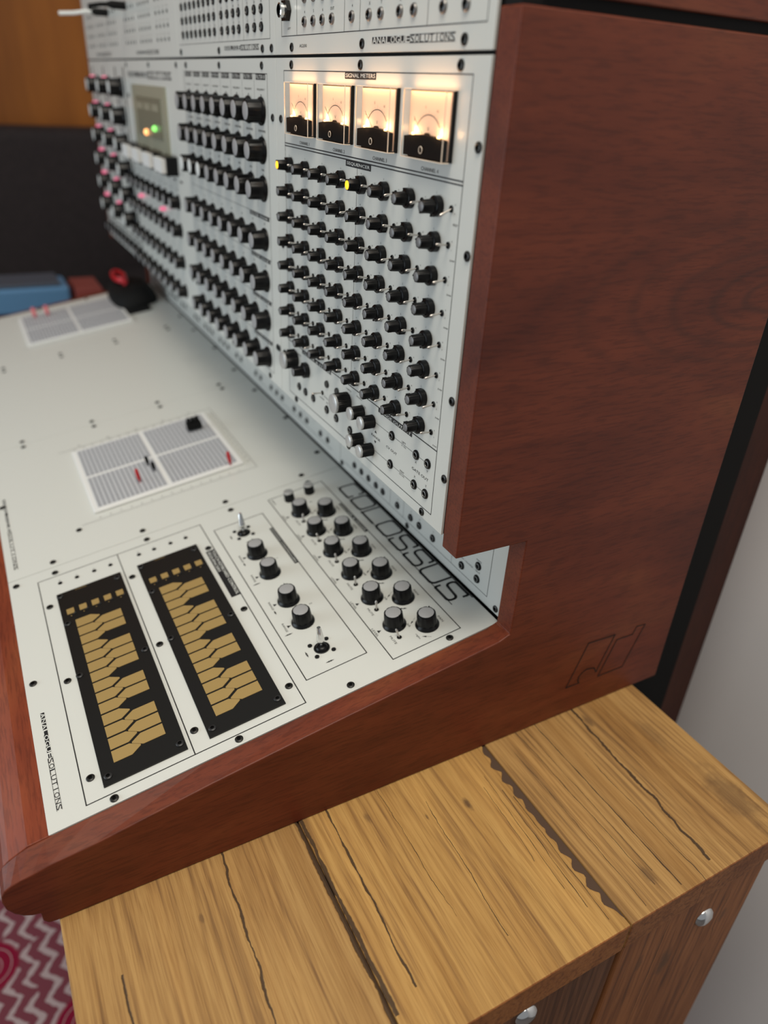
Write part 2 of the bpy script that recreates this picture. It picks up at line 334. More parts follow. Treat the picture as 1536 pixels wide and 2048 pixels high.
JK, JN = mk_jack(m_black, mat('socket_ring', (.16,.16,.155), .35, .4)), mk_jack(mat('socket_nut', (.30,.29,.28), .38, .85), m_nut, .0040)
def mk_lever(L_=.0092, tilt=0.0, r=.0008):
    g = G(); d = Vector((0, math.sin(tilt), math.cos(tilt))); pts = [d*t for t in (-.001, L_*.5, L_*.85, L_, L_+.0009)]
    g.tube(pts, [r*.8, r*.9, r*1.25, r*1.2, r*.5], m_nickel, 10); return g.mesh('lever', True)
LEV = [mk_lever(.0092, t) for t in (-.42, -.12, .10, .34)]; LEVM = mk_lever(.0085, .35, .0009)
def mk_bush(r):
    g = G(); g.lathe([(r,0), (r,.0006), (r*.8,.0007)], m_outer, 16, cap=False); g.lathe([(r*.8,.0007), (r*.75,.0002)], m_hole, 14); return g.mesh('bush', True)
BU = mk_bush(.0023)

# ================================================================= THE SYNTHESISER
SY = thing('modular_synthesizer', 'large white-panelled modular synthesizer in a mahogany cabinet, standing on the plank sideboard', 'synthesizer', (-.70, .0, -.234))
ZB = -.2335
XR = -.0203; XL = -1.380
def surf_z(y): v = (y-D*nS[1])/sS[1]; return D*nS[2]+v*sS[2]
side = [(.0015,.3543), (.0015,.0), (.0706,-.0015), (.0708,-.0985), (.060,surf_z(.060)-.0004), (.0437,surf_z(.0437)-.0006), (-.0086,surf_z(-.0086)-.0006), (-.10,surf_z(-.10)-.0008), (-.20,surf_z(-.20)-.0022), (-.2851,surf_z(-.2851)-.0056),
        (-.3183,-.1712), (-.3294,-.1742), (-.3378,-.1757), (-.3439,-.1777), (-.3486,-.1805), (-.3514,-.1855), (-.3521,-.1920), (-.3508,-.2005), (-.3472,-.2080), (-.3423,-.2139), (-.3370,-.2172), (-.3317,-.2189), (-.3314,-.2281), (-.3287,ZB+.001), (-.3240,ZB), (.2935,ZB), (.2935,.3543)]
def cheek(xin, xout):
    # outer outline is slightly lower than the inner one along the sloping top edge (rounded over)
    n = len(side); inner = []
    fix = {-.3183: -.1668, -.3294: -.1690, -.3378: -.1728, -.3439: -.1765, -.3486: -.1800}
    for (y, z) in side:
        if -.3154 <= y < .066 and -.19 < z < -.09: z = max(z, surf_z(y))
        inner.append((y, fix.get(y, z)))
    vs = [(xin, y, z) for y, z in inner]+[(xout, y, z) for y, z in side]
    fs = [tuple(range(n)), tuple(range(2*n-1, n-1, -1))]+[(i, n+i, n+(i+1) % n, (i+1) % n) for i in range(n)]
    g = G(); g.add(vs, fs, m_cheek); me = g.mesh('side_panel')
    bm = bmesh.new(); bm.from_mesh(me); bmesh.ops.recalc_face_normals(bm, faces=bm.faces); bm.to_mesh(me); bm.free(); return me
for x0, x1 in ((XR, 0.0), (XL, XL-.0203)):
    o = link('side_panel', cheek(x0, x1), Matrix(), SY); bevel(o, .0010, 2, 40)
# little round fillet strip at the notch
g = G(); g.tube([(-.0203+.001, .0712, surf_z(.0712)+.001), (-.001, .0712, surf_z(.0712)+.0004)], .0022, m_cheek, 10); link('notch_bead', g.mesh('notch_bead', True), Matrix(), SY)
# upper cheek above a black shadow gap
for x0, x1 in ((XR, 0.0), (XL-.0203, XL)):
    g = G(); g.prism([(.016,.3612), (.2935,.3612), (.2935,.75), (.016,.75)], x0, x1, m_cheek, SIDE); o = link('upper_side_panel', g.mesh('upper_side_panel'), Matrix(), SY); bevel(o, .001)
g = G(); g.box(XL-.01, -.004, .004, .285, .3543, .3612, m_blackmat); link('dark_gap_strip', g.mesh('dark_gap_strip'), Matrix(), SY)  # black strip put in for the shade inside the gap
# front rail
v0 = -.3392
def sv(v, h=0): p = SURF @ Vector((0, v, h)); return (p.y, p.z)
a = sv(v0); b_ = sv(-.3533); rail = [a, b_, (-.3385,-.1735), (-.3435,-.1762), (-.3478,-.180), (-.3508,-.1855), (-.3516,-.1925), (-.3500,-.2010), (-.3465,-.2080), (-.3415,-.2135), (-.3310,-.2185), (-.3000,-.2185), (-.3000,a[1]-.006)]
g = G(); g.prism(rail[::-1], XL, XR, m_rail, SIDE); o = link('front_rail', g.mesh('front_rail'), Matrix(), SY); bevel(o, .0008, 2, 40)
# carcass
g = G(); g.box(XL, XR, .0035, .29, .010, .75, m_blackmat); g.box(XL, XR, YB+.004, .29, -.225, .012, m_blackmat)
g.add([(XL,-.325,-.1775), (XR,-.325,-.1775), (XR,.078,-.107), (XL,.078,-.107), (XL,-.31,-.232), (XR,-.31,-.232), (XR,.078,-.232), (XL,.078,-.232)], [(0,1,2,3), (4,7,6,5), (0,4,5,1), (2,6,7,3)], m_blackmat)
link('cabinet_carcass', g.mesh('cabinet_carcass'), Matrix(), SY)

PX = [XR-.0004, -.3608, -.7010, -1.0410, XL+.0004]
GAP = .0004
def plate(F, x0, x1, y0, y1, lab, th=.0022, name='faceplate'):
    g = G(); g.box(x0, x1, y0, y1, -th, 0, m_white); o = link(name, g.mesh(name), F, SY); bevel(o, .0003, 2)
    if lab: o['label'] = lab
    return o
def prints(F, par, g, name='printed_legend'):
    if g.f: link(name, g.mesh(name), F, par)
def knob(F, x, y, me, cap, rot=0.0, label=None, s=1.0):
    Wm = at(F, x, y, 0, rot) @ Matrix.Scale(s, 4); k = link('knob', me, Wm, SY); c = link('knob_cap', cap, Wm, k)
    if label: c['label'] = label
    return k
def screws(F, pts, me=None, par=None):
    for x, y in pts: link('screw', me or SCR, at(F, x, y, 0, random.random()), par or SY)
def jack(F, x, y, me=None): link('jack_socket', me or JK, at(F, x, y), SY)
def toggle(F, x, y, lev, rot=0.0):
    t = link('toggle_switch', BU, at(F, x, y), SY); link('lever', lev, at(F, x, y, 0, rot), t)

# ---- upper/front face ----------------------------------------------------------------
FB, FT = .0105, .3312
GT = .0200
face = [plate(FACE, PX[i+1]+GAP, PX[i]-GAP, FB, FT, None) for i in range(4)]
upper = [plate(FACE, PX[i+1]+GAP, PX[i]-GAP, .3336, .62, None) for i in range(4)]
XG, ZG, PZ = -.0481, .2459, .02265
# face panel 1
g = G(); L1, L2 = .00045, .0008
g.line([(-.3408,.3215), (-.0377,.3215), (-.0377,.0200), (-.3365,.0185), (-.3408,.3215)], L1*1.4, m_ink, .00012)
g.line([(-.3405,.2633), (-.0377,.2633)], .0009, m_ink, .00012); g.line([(-.3405,.2610), (-.0377,.2610)], .0009, m_ink, .00012)
g.rect(-.2130, -.1612, .3168, .3213, m_ink, .00013); text(g, 'SIGNAL METERS', -.2115, -.1628, .3178, .3205, m_inkw, .0002, bold=True)
g.rect(-.2080, -.1637, .2563, .2606, m_ink, .00013); text(g, 'SEQUENCER', -.2060, -.1657, .2572, .2598, m_inkw, .0002, bold=True)
MX = [-.0789-.0716*i for i in range(4)]
for i, mx in enumerate(MX): text(g, 'CHANNEL %d' % (4-i), mx-.0110, mx+.0112, .2648, .2673, m_ink)
g.line([(-.1870,.2608), (-.1870,.0755)], L1*.8, m_ink, .00012)
g.line([(-.3380,.0756), (-.0377,.0756)], .0009, m_ink, .00012)
g.rect(-.1325, -.0750, .0716, .0752, m_ink, .00013); text(g, 'STAGE OUTPUT', -.1300, -.0770, .0722, .0746, m_inkw, .0002, bold=True)
g.rect(-.3010, -.2300, .0716, .0752, m_ink, .00013); text(g, 'CLOCK & STAGE', -.2980, -.2320, .0722, .0746, m_inkw, .0002, bold=True)
g.line([(-.160,.0600), (-.0485,.0600)], L1*.7, m_ink, .00012); g.line([(-.160,.0335), (-.0485,.0335)], L1*.7, m_ink, .00012)
text(g, 'RANGE', -.1430, -.1268, .0455, .0477); text(g, 'CV OUT', -.1155, -.0970, .0455, .0477); text(g, 'GATE OUT', -.0715, -.0460, .0453, .0477)
for s_, yy in ((1, .0505), (-1, .0430)): g.add([(-.1375,yy,.00016), (-.1335,yy,.00016), (-.1355,yy+s_*.0025,.00016)], [(0,1,2) if s_ > 0 else (0,2,1)], m_ink)
text(g, 'LEFT', -.0900, -.0835, .0610, .0626); text(g, '(1-32)', -.0905, -.0830, .0576, .0592)
text(g, 'RIGHT', -.0900, -.0830, .0345, .0361); text(g, '(33-64)', -.0908, -.0826, .0311, .0327)
for xx in (-.0663, -.0486):
    c = 'X' if xx < -.05 else 'Y'; textc(g, c, xx, .0535, .0020); textc(g, c, xx, .0405, .0020)
text(g, '1X8X2', -.1960, -.1855, .0700, .0716); text(g, '1X16X2', -.1745, -.1640, .0700, .0716); text(g, '1X32', -.1650, -.1560, .0650, .0668)
text(g, 'RATE', -.313, -.304, .0665, .0683); text(g, 'RUN', -.3005, -.2935, .047, .0488); text(g, 'PULL', -.2450, -.2350, .0440, .0456); text(g, 'ACTIVE', -.2560, -.2450, .0400, .0416); text(g, 'IN', -.2395, -.2360, .0395, .0411)
for c in range(8):
    for r in range(8):
        x, y = XG-.0375*c, ZG-PZ*r
        textc(g, 'X', x+.0042, y+.0030, .0011); textc(g, 'Y', x+.0042, y-.0026, .0011); textc(g, '%d' % (c+1), x-.0195, y+.0075, .0013)
        if c == 0: text(g, 'RESET' if r == 0 else 'JUMP', x+.0035, x+.0092, y-.0098, y-.0084)
prints(FACE, face[0], g)
for c in range(8):
    for r in range(8):
        x, y = XG-.0375*c, ZG-PZ*r
        lit = r == 0 and c in (7, 3); kx = x-.0160
        knob(FACE, kx, y-.0004, KS, CAP_Y if lit else CAP_G, random.choice([PI/2+.5, PI*.9, -PI*.6, 2.2, -.9, PI]), 'glowing yellow cap' if lit else None)
        toggle(FACE, x, y, LEV[0] if (r == 0 and c == 0) else random.choice(LEV[1:3]))
screws(FACE, [(-.3220,.3259), (-.1867,.3260), (-.0519,.3261), (-.0247,.2837), (-.0246,.2206), (-.0247,.1208), (-.0244,.0585), (-.0512,.0157), (-.1870,.0157), (-.3170,.0155), (-.3710,.2824), (-.3494,.2825), (-.3655,.0573), (-.3494,.0573), (-.3494,.1700)])
for x, y in ((-.1064,.0600), (-.0663,.0601), (-.0486,.0602), (-.1064,.0335), (-.0661,.0335), (-.0485,.0336), (-.1850,.0327), (-.2155,.0331), (-.2377,.0334), (-.2711,.0333), (-.2915,.0328), (-.3086,.0329)): jack(FACE, x, y)
g = G(); g.lathe([(.0037,0), (.0037,.0012), (.0030,.0020), (.0015,.0022)], mat('dark_button', (.03,.032,.03), .4), 24); me = g.mesh('push_button', True)
for x, y in ((-.2381,.0598), (-.2151,.0604)): link('push_button', me, at(FACE, x, y), SY)
toggle(FACE, -.2490, .0470, mk_lever(.011, .05)); knob(FACE, -.1930, .0585, KL, KLc, PI); knob(FACE, -.3190, .0600, KL, KLc, 1.9); knob(FACE, -.2880, .0575, KS, CAP_G, 1.9, None, 1.15)
for x, y in ((-.1625,.0600), (-.1420,.0590), (-.1625,.0335), (-.1420,.0320)): knob(FACE, x, y, KM, KMc, -2.2)

# signal meters
def meter_meshes():
    W_, H_ = .0525/2, .0402/2; T = .0083
    body = G(); body.box(-W_, W_, -H_, H_, 0, .0026, m_black)
    cov = G()
    cov.add([(-W_,-H_,.0026), (W_,-H_,.0026), (W_,H_,.0026), (-W_,H_,.0026), (-W_,-H_,T), (W_,-H_,T), (W_,H_,T), (-W_,H_,T)], [(4,5,6,7), (0,1,5,4), (1,2,6,5), (2,3,7,6), (3,0,4,7)], m_clear)
    e = .0005
    rim = G()
    for z in (T-.0002,): rim.tube([(-W_,-H_,z), (W_,-H_,z), (W_,H_,z), (-W_,H_,z), (-W_,-H_,z)], e*.8, m_rim, 6)
    for x, y in ((-W_,-H_), (W_,-H_), (W_,H_), (-W_,H_)): rim.tube([(x,y,.0026), (x,y,T)], e*.7, m_rim, 6)
    rim.box(-W_+.001, W_-.001, H_-.0002, H_+.0003, .0028, T-.0002, m_edge_glow)  # added glowing strip, warms the panel above the meter
    dial = G(); dial.box(-W_+.0012, W_-.0012, -H_+.001, H_-.001, .0026, .0034, m_dial)
    ink = G(); cy_ = -.0085; Rr = .0145
    arc = [(Rr*1.15*math.sin(a), cy_+Rr*math.cos(a)) for a in [math.radians(-58+116*i/20) for i in range(21)]]
    ink.line(arc, .0005, m_ink, .0036)
    for i in range(11):
        a = math.radians(-58+11.6*i); l = .0026 if i % 5 == 0 else .0015
        ink.line([((Rr+.0008)*1.15*math.sin(a), cy_+(Rr+.0008)*math.cos(a)), ((Rr+l)*1.15*math.sin(a), cy_+(Rr+l)*math.cos(a))], .00018, m_ink, .0036)
    for a, t in ((-55, '0'), (-12, '5'), (28, '10')):
        a = math.radians(a); textc(ink, t, (Rr+.0046)*1.15*math.sin(a), cy_+(Rr+.0046)*math.cos(a), .0016, h=.0036)
    textc(ink, 'V', 0, -.0022, .0024, h=.0036)
    mask = G(); top = [(W_-.0014-(2*W_-.0028)*i/12, -.0075+.0018*(1-(2*i/12-1)**2)) for i in range(13)]
    mask.prism([(-W_+.0014,-H_+.0012), (W_-.0014,-H_+.0012)]+top, .0036, .0072, m_blackmat)
    adj = G(); adj.lathe([(.0023,.0072), (.0023,.0082), (.0017,.0086)], m_clear, 18); adj.lathe([(.0015,.0070), (.0015,.0080)], m_black, 14); adj.tube([(.0021*math.cos(t*PI/8), .0021*math.sin(t*PI/8), .0084) for t in range(17)], .00025, m_rim, 5)
    piv = G(); piv.lathe([(.0042,.0034), (.0042,.0050), (.0030,.0062)], m_black, 20); piv.box(-.0010, .0010, -.0012, .0012, .0062, .0066, m_brass)
    ned = G(); a = math.radians(-47); ned.tube([(0,-.0085,.0055), (.0215*math.sin(a), -.0085+.0190*math.cos(a), .0055)], .00013, m_ink, 5)
    return [x.mesh('m') for x in (body, cov, rim, dial, ink, mask, adj, piv, ned)]
MM = meter_meshes()
g = G(); g.lathe([(.0002,.0), (.0009,.0006), (.0009,.0016), (.0002,.0022)], m_bulb, 10); BULB = g.mesh('lamp_bulb', True)
for i, mx in enumerate(MX):
    W0 = at(FACE, mx, .2924); mt = link('signal_meter', MM[0], W0, SY)
    for nm, me in zip(('clear_cover', 'cover_edge', 'dial_card', 'dial_print', 'lower_mask', 'zero_adjuster', 'needle_pivot', 'needle'), MM[1:]):
        link(nm, me, W0 @ (Matrix.Translation((0,-.0085,0)) if nm == 'needle_pivot' else Matrix.Translation((0,-.0145,0)) if nm == 'zero_adjuster' else Matrix()), mt)
    for sx in (-.0155, .0170):
        Wb = W0 @ Matrix.Translation((sx, -.0058 if sx < 0 else -.0062, .0045)); link('lamp_bulb', BULB, Wb, mt)
        l = bpy.data.lights.new('meter_lamp', 'POINT'); l.energy = .0044; l.color = (1.0, .56, .25); l.shadow_soft_size = .0015
        lo = bpy.data.objects.new('meter_lamp', l); COL.objects.link(lo); lo.parent = mt; lo.matrix_basis = WM[mt.name].inverted() @ (Wb @ Matrix.Translation((0,.0022,.0018)))

# face panel 2: eight filter columns
g = G(); CX = [-.4025-.0370*i for i in range(8)]
g.line([(-.3843,.3185), (-.6805,.3185), (-.6805,.0220), (-.3843,.0220), (-.3843,.3185)], L1*1.2, m_ink, .00012)
for i, x in enumerate(CX):
    g.rect(x-.0138, x+.0132, .3133, .3183, m_ink, .00013); text(g, 'FILTER %d' % (8-i), x-.0120, x+.0115, .3142, .3174, m_inkw, .0002)
    g.line([(x-.0186,.3185), (x-.0186,.1960)], L1*.8, m_ink, .00012); text(g, 'FREQUENCY', x-.0110, x+.0110, .3040, .3060); text(g, 'RESPONSE', x-.0100, x+.0100, .2680, .2700)
    for yy in (.3010, .2655, .2300, .1825, .1390, .0955, .0520): g.add([(x-.0012,yy,.00016), (x+.0012,yy,.00016), (x,yy-.0030,.00016)], [(0,2,1)], m_ink)
    text(g, 'MIX', x-.0040, x+.0040, .2325, .2343)
for yy, t in ((.1895, 'LEVEL'), (.1465, 'PAN'), (.1020, 'SEND'), (.0570, 'LIMIT')):
    g.line([(-.3843,yy), (-.6805,yy)], L1, m_ink, .00012); g.rect(-.4480, -.3880, yy-.0042, yy, m_ink, .00013); text(g, 'FILTER BANK', -.4450, -.3910, yy-.0034, yy-.0010, m_inkw, .0002)
prints(FACE, face[1], g)
for r, yy in enumerate((.2865, .2515, .2158, .1655, .1222, .0789, .0362)):
    for i, x in enumerate(CX): knob(FACE, x, yy, KB, CAP_W if (r == 2 and i > 4) else CAP_B, PI/2+random.uniform(-.6,.6), None, 1.14 if r < 3 else 1.07)
screws(FACE, [(-.3976,.3252), (-.5324,.3252), (-.668,.3252), (-.3706,.0573), (-.690,.2824), (-.690,.057), (-.3970,.0157), (-.5320,.0157), (-.668,.0157)])

# face panel 3: display, buttons, small knob rows
g = G(); logo(g, -1.020, -.745, .3080, .3165)
g.line([(-1.022,.195), (-.722,.195)], L1, m_ink, .00012)
for i in range(9): textc(g, 'DECAY', -1.035+.034*i, .172, .002); g.rect(-1.03+.036*i, -1.018+.036*i, .183, .186, m_ink, .00012)
prints(FACE, face[2], g)
dsp = link('display_module', None, at(FACE, -.885, .252), SY)
g = G(); g.box(-.105, .105, -.047, .047, 0, .003, m_screen); link('display_bezel', g.mesh('display_bezel'), at(FACE, -.885, .252), dsp)
g = G(); g.box(-.075, .080, -.020, .032, .003, .0042, m_screen2); [g.box(-.07+.05*i, -.035+.05*i, .015, .024, .0042, .0046, m_screen) for i in range(3)]; link('display_window', g.mesh('display_window'), at(FACE, -.885, .252), dsp)
g = G(); g.lathe([(.0045,0), (.0045,.003), (.002,.005)], m_orange, 12); link('indicator_lamp', g.mesh('il', True), at(FACE, -.9006, .2367, .0042), SY)['label'] = 'orange lit indicator'
g = G(); g.lathe([(.0040,0), (.0040,.003), (.002,.005)], m_green, 12); link('indicator_lamp', g.mesh('il', True), at(FACE, -.8434, .2446, .0042), SY)['label'] = 'green lit indicator'
g = G(); g.box(-.028, .028, -.012, .012, 0, .016, m_black); BTB = g.mesh('button_base')
g = G(); g.box(-.023, .023, -.009, .009, .016, .022, m_matwhite); BTW = g.mesh('button_face')
for x in (-1.00, -.925, -.850, -.775):
    b2 = link('push_button', BTB, at(FACE, x, .203), SY); link('button_face', BTW, at(FACE, x, .203), b2)
for r, yy in enumerate((.155, .1165, .0715, .0285)):
    for i in range(9): knob(FACE, -.7600-.0375*i, yy, KB, CAP_B, random.uniform(0,6), None, .92)
gpk = G(); gpk.lathe([(.0034,0), (.0034,.006), (.002,.008)], m_pink, 12); PK = gpk.mesh('pink_lamp', True)
for x in (-.998, -.848): link('indicator_lamp', PK, at(FACE, x, .1345), SY)['label'] = 'pink lit indicator'
screws(FACE, [(-.715,.3252), (-.87,.3252), (-1.025,.3252), (-.712,.2824), (-.712,.0573), (-1.03,.2824), (-1.03,.057)])

# face panel 4: three columns of big knobs with pink lamps
g = G(); rows4 = (.292, .249, .2075, .166, .1245, .083)
for r in rows4: g.line([(-1.372,r-.0215), (-1.048,r-.0215)], L1, m_ink, .00012)
for x in (-1.345, -1.235, -1.125, -1.055): g.rect(x-.004, x+.004, .062, .322, m_ink, .00012)
g.line([(-1.372,.045), (-1.048,.045)], .003, m_ink, .00012)
prints(FACE, face[3], g)
for j, x in enumerate((-1.300, -1.190, -1.085)):
    for r in rows4:
        knob(FACE, x, r, KB, CAP_W, 1.0, None, 1.45)
        if j < 2: link('indicator_lamp', PK, at(FACE, x-.038+.016*j, r+.012), SY)
for i in range(9): knob(FACE, -1.345+.036*i, .032, KB, CAP_B, 0, None, .8)

# ---- upper modules --------------------------------------------------------------------
g = G()
g.line([(-.3446,.60), (-.3446,.3473), (-.0293,.3473), (-.0293,.60)], L1*1.3, m_ink, .00012)
for x in (-.3095, -.2163, -.1902, -.0950): g.line([(x,.3473), (x,.60)], L1, m_ink, .00012)
logo(g, -.1695, -.0608, .3386, .3431); text(g, 'AS200', -.3040, -.2880, .3385, .3408)
text(g, 'LEFT', -.3300, -.3230, .3520, .3535)
xs1 = [-.2924, -.2742, -.2562, -.2381, -.2032, -.1755, -.1578, -.1308, -.1124, -.0768, -.0517]
for x, t in zip(xs1, ('4', '5', '6', 'OUT', '4', 'X', 'Y', 'L', 'R', 'A', 'B')):
    for k in range(3): textc(g, t, x, .3632+.0165*k, .0020)
prints(FACE, upper[0], g)
for x in xs1:
    for k in range(3): jack(FACE, x, .3564+.0165*k, JN)
screws(FACE, [(-.3208,.3389), (-.1851,.3392), (-.0505,.3392), (-.370,.3389)])
g = G(); g.lathe([(.0085,0), (.0085,.004)], m_black, 6); g.lathe([(.0055,.004), (.0055,.008), (.0045,.0085)], m_chrome, 20, cap=False); g.lathe([(.0046,.0075), (.004,.005)], m_hole, 16)
link('large_jack_socket', g.mesh('large_jack', True), at(FACE, -.3300, .3655), SY); 
g = G(); g.line([(-.3739,.60), (-.3739,.3465), (-.690,.3465)], L1, m_ink, .00012)
for x in (-.4473, -.5281): g.line([(x,.3465), (x,.60)], L1, m_ink, .00012)
logo(g, -.5109, -.4044, .3384, .3427)
xs2 = [-.3952, -.4141, -.4342, -.4599, -.4769, -.4959, -.5158]+[-.5416-.0183*i for i in range(8)]
for i, x in enumerate(xs2):
    for k in range(3): textc(g, 'ABC'[i % 3]+'1', x, .3622+.0140*k, .0020)
prints(FACE, upper[1], g)
for x in xs2:
    for k in range(3): jack(FACE, x, .3562+.0140*k)
screws(FACE, [(-.3940,.3388), (-.5296,.3388), (-.6850,.3388)])
for pi, x0 in ((2, -.7400), (3, -1.0800)):
    g = G(); logo(g, x0-.20, x0-.06, .3384, .3427)
    for r in range(6):
        for i in range(14):
            if i in (4, 9): continue
            textc(g, 'IN', x0-.020*i, .3600+.0150*r, .0022)
    prints(FACE, upper[pi], g)
    for r in range(4):
        for i in range(14):
            if i in (4, 9): continue
            link('jack_socket', BU, at(FACE, x0-.020*i, .3540+.0150*r), SY)

# ---- recessed patch strip behind the control surface ------------------------------------
strip = [plate(BACK, PX[i+1]+GAP+.0026, PX[i]-GAP+.0026, -.0962, .0180, None, .002, 'patch_strip') for i in range(4)]
g = G(); g.line([(-.0418,.012), (-.0418,-.0867), (-.3460,-.0867)], L1*1.2, m_ink, .00012)
for x in (-.1028, -.1990, -.2290): g.line([(x,-.0867), (x,.012)], L1*.8, m_ink, .00012)
text(g, 'IN - CLOCK - OUT', -.0870, -.0560, -.0713, -.0695); text(g, 'GATE', -.0640, -.0560, -.0590, -.0574)
xb = [-.0852, -.1384, -.1654, -.1833, -.2121, -.2459, -.2626, -.2813, -.2996, -.318]
for i, x in enumerate(xb[1:]): textc(g, 'YXYXYIJKL'[i], x, -.0715, .0018)
prints(BACK, strip[0], g)
for x in xb: jack(BACK, x, -.0786)
jack(BACK, -.0599, -.0637); jack(BACK, -.0596, -.0780)
screws(BACK, [(-.0272,-.0905), (-.1890,-.0915), (-.352,-.0905)])
for p in range(1, 4):
    g = G(); g.line([(PX[p]-.022,-.0867), (PX[p+1]+.02,-.0867)], L1*1.2, m_ink, .00012)
    for i in range(13):
        x = PX[p]-.035-.0225*i; textc(g, 'XYZ'[i % 3], x, -.0715, .0018)
        if i % 4 == 3: g.line([(x-.011,-.0867), (x-.011,.012)], L1*.8, m_ink, .00012)
        if i % 4 != 2: jack(BACK, x, -.0786)
    prints(BACK, strip[p], g)
# aluminium lip between surface and strip
# ---- control surface --------------------------------------------------------------------
VF, VB = -.3387, .0562
surf = [plate(SURF, PX[i+1]+GAP, PX[i]-GAP, VF, VB, None, .0022, 'control_panel') for i in range(4)]
g = G()
g.line([(-.3416,-.3101), (-.3416,-.1310), (-.0314,-.1310), (-.0314,-.3101)], .0009, m_ink, .00012, closed=True); g.line([(-.3416,-.2260), (-.0314,-.2260)], .0009, m_ink, .00012)
g.line([(-.3200,-.1208), (-.3200,-.0623), (-.0538,-.0623), (-.0538,-.1208)], .0009, m_ink, .00012, closed=True)
g.line([(-.3420,-.0467), (-.3420,.0231), (-.0337,.0231), (-.0337,-.0467)], .0009, m_ink, .00012, closed=True)
logo(g, -.1464, -.0384, -.3304, -.3266)
# COLOSSUS outline lettering
def letter(g, c, x0, x1, y0, y1, wd):
    S_ = {'C': [(1,.72),(1,1),(0,1),(0,0),(1,0),(1,.28)], 'O': [(0,1),(1,1),(1,0),(0,0),(0,1)], 'L': [(0,1),(0,0),(1,0)], 'U': [(0,1),(0,0),(1,0),(1,1)],
          'S': [(1,.76),(1,1),(.06,1),(.06,.54),(.94,.46),(.94,0),(0,0),(0,.24)]}[c]
    P = [Vector((x0+(x1-x0)*a+(y1-y0)*(.10*b_), y0+(y1-y0)*b_)) for a, b_ in S_]; rr = .0058; out = []
    closed = c == 'O'; n = len(P); idx = range(n)
    if closed: P = P[:-1]; n = len(P)
    for i in range(n):
        if not closed and i in (0, n-1): out.append(P[i]); continue
        p, a_, b2 = P[i], P[i-1], P[(i+1) % n]; da = (a_-p); db = (b2-p); k = min(rr, da.length*.48, db.length*.48)
        if c == 'L' or (c == 'U' and False): k = 0.0002
        A_ = p+da.normalized()*k; C_ = p+db.normalized()*k
        out += [A_*(1-t)**2+p*2*t*(1-t)+C_*t**2 for t in [j/6 for j in range(7)]]
    g.line([tuple(q) for q in out], wd, m_ink, .00016, closed=closed)
cx0, cx1 = -.3165, -.0650; cw = (cx1-cx0)/8
for i, c in enumerate('COLOSSUS'): letter(g, c, cx0+cw*i+.0016, cx0+cw*(i+1)-.0040, .0336, .0543, .0026)
g.line([(cx0-.001,.0337), (cx1+.0005,.0337)], .0008, m_ink, .00014); g.line([(cx0-.001,.0552), (cx1+.003,.0552)], .0010, m_ink, .00014)
# touch keyboard label, joystick label, mixer label
g.add([(-.2862,-.1408,.00013), (-.1966,-.1408,.00013), (-.1966,-.1310,.00013), (-.2862,-.1310,.00013)], [(0,1,2,3)], m_ink)
text(g, 'TOUCH KEYBOARD CONTROL', -.2840, -.1985, -.1352, -.1318, m_inkw, .0002, bold=True); text(g, 'SEQUENCERS', -.2840, -.2440, -.1400, -.1366, m_inkw, .0002, bold=True)
g.rect(-.2857, -.2098, -.0667, -.0628, m_ink, .00013); text(g, 'JOYSTICK CONTROLLERS', -.2835, -.2118, -.0660, -.0636, m_inkw, .0002, bold=True)
g.rect(-.2836, -.2160, .0190, .0228, m_ink, .00013); text(g, 'MASTER & MIXER', -.2815, -.2180, .0197, .0221, m_inkw, .0002, bold=True)
def tri(g, x, y, s=.0019): g.add([(x-s,y-s*.8,.00016), (x+s,y-s*.8,.00016), (x,y+s*1.1,.00016)], [(0,1,2)], m_ink)
def arrow(g, x0, y0, x1, y1):
    g.line([(x0,y0), (x1,y1)], .00025, m_ink, .00016); d = Vector((x1-x0, y1-y0)).normalized(); q = Vector((-d.y, d.x)); e = Vector((x1,y1)); b0 = e-d*.0030
    g.add([(e.x+d.x*.001,e.y+d.y*.001,.00016), (b0.x+q.x*.0009,b0.y+q.y*.0009,.00016), (b0.x-q.x*.0009,b0.y-q.y*.0009,.00016)], [(0,1,2)], m_ink)
PAN = [(-.0545-.0445*i, .0006) for i in range(6)]; LEVL = [(-.0716-.0445*i, -.0243) for i in range(6)]
for (px, py), (lx, ly) in zip(PAN, LEVL):
    text(g, 'PAN', px-.0040, px+.0048, .0138, .0158); text(g, 'MUTE', lx+.0115, lx+.0232, -.0362, -.0341); text(g, 'LEVEL', lx-.0062, lx+.0060, -.0455, -.0435); tri(g, lx+.0003, -.0405)
    text(g, 'left', px-.0110, px-.0060, -.0150, -.0128); text(g, 'right', px+.0050, px+.0125, -.0155, -.0133)
    arrow(g, px-.0138, -.0045, px-.0092, -.0112); arrow(g, px+.0155, -.0045, px+.0112, -.0105); arrow(g, px-.0297, -.0040, px-.0312, -.0080)
text(g, 'HEADPHONE', -.3390, -.3270, -.0440, -.0420)
for i, x in enumerate((-.1237, -.1597, -.2104, -.2492)):
    text(g, 'RANGE', x-.0080, x+.0050, -.1132, -.1112); tri(g, x-.0012, -.1082)
    y = -.1122
    if i % 2 == 0: arrow(g, x+.0090, y-.0025, x+.0090, y+.0030); arrow(g, x+.0090, y+.002, x+.0090, y-.0035)
    else: arrow(g, x+.0075, y, x+.0120, y); arrow(g, x+.0110, y, x+.0070, y)
textc(g, '2', -.1429, -.0780, .0026); textc(g, '1', -.2300, -.0790, .0026)
for jx in (-.0818, -.2952):
    arrow(g, jx-.001, -.1085, jx+.0035, -.1085); arrow(g, jx+.002, -.1085, jx-.0030, -.1085); arrow(g, jx+.0190, -.0960, jx+.0190, -.0910); arrow(g, jx+.0190, -.0920, jx+.0190, -.0975)
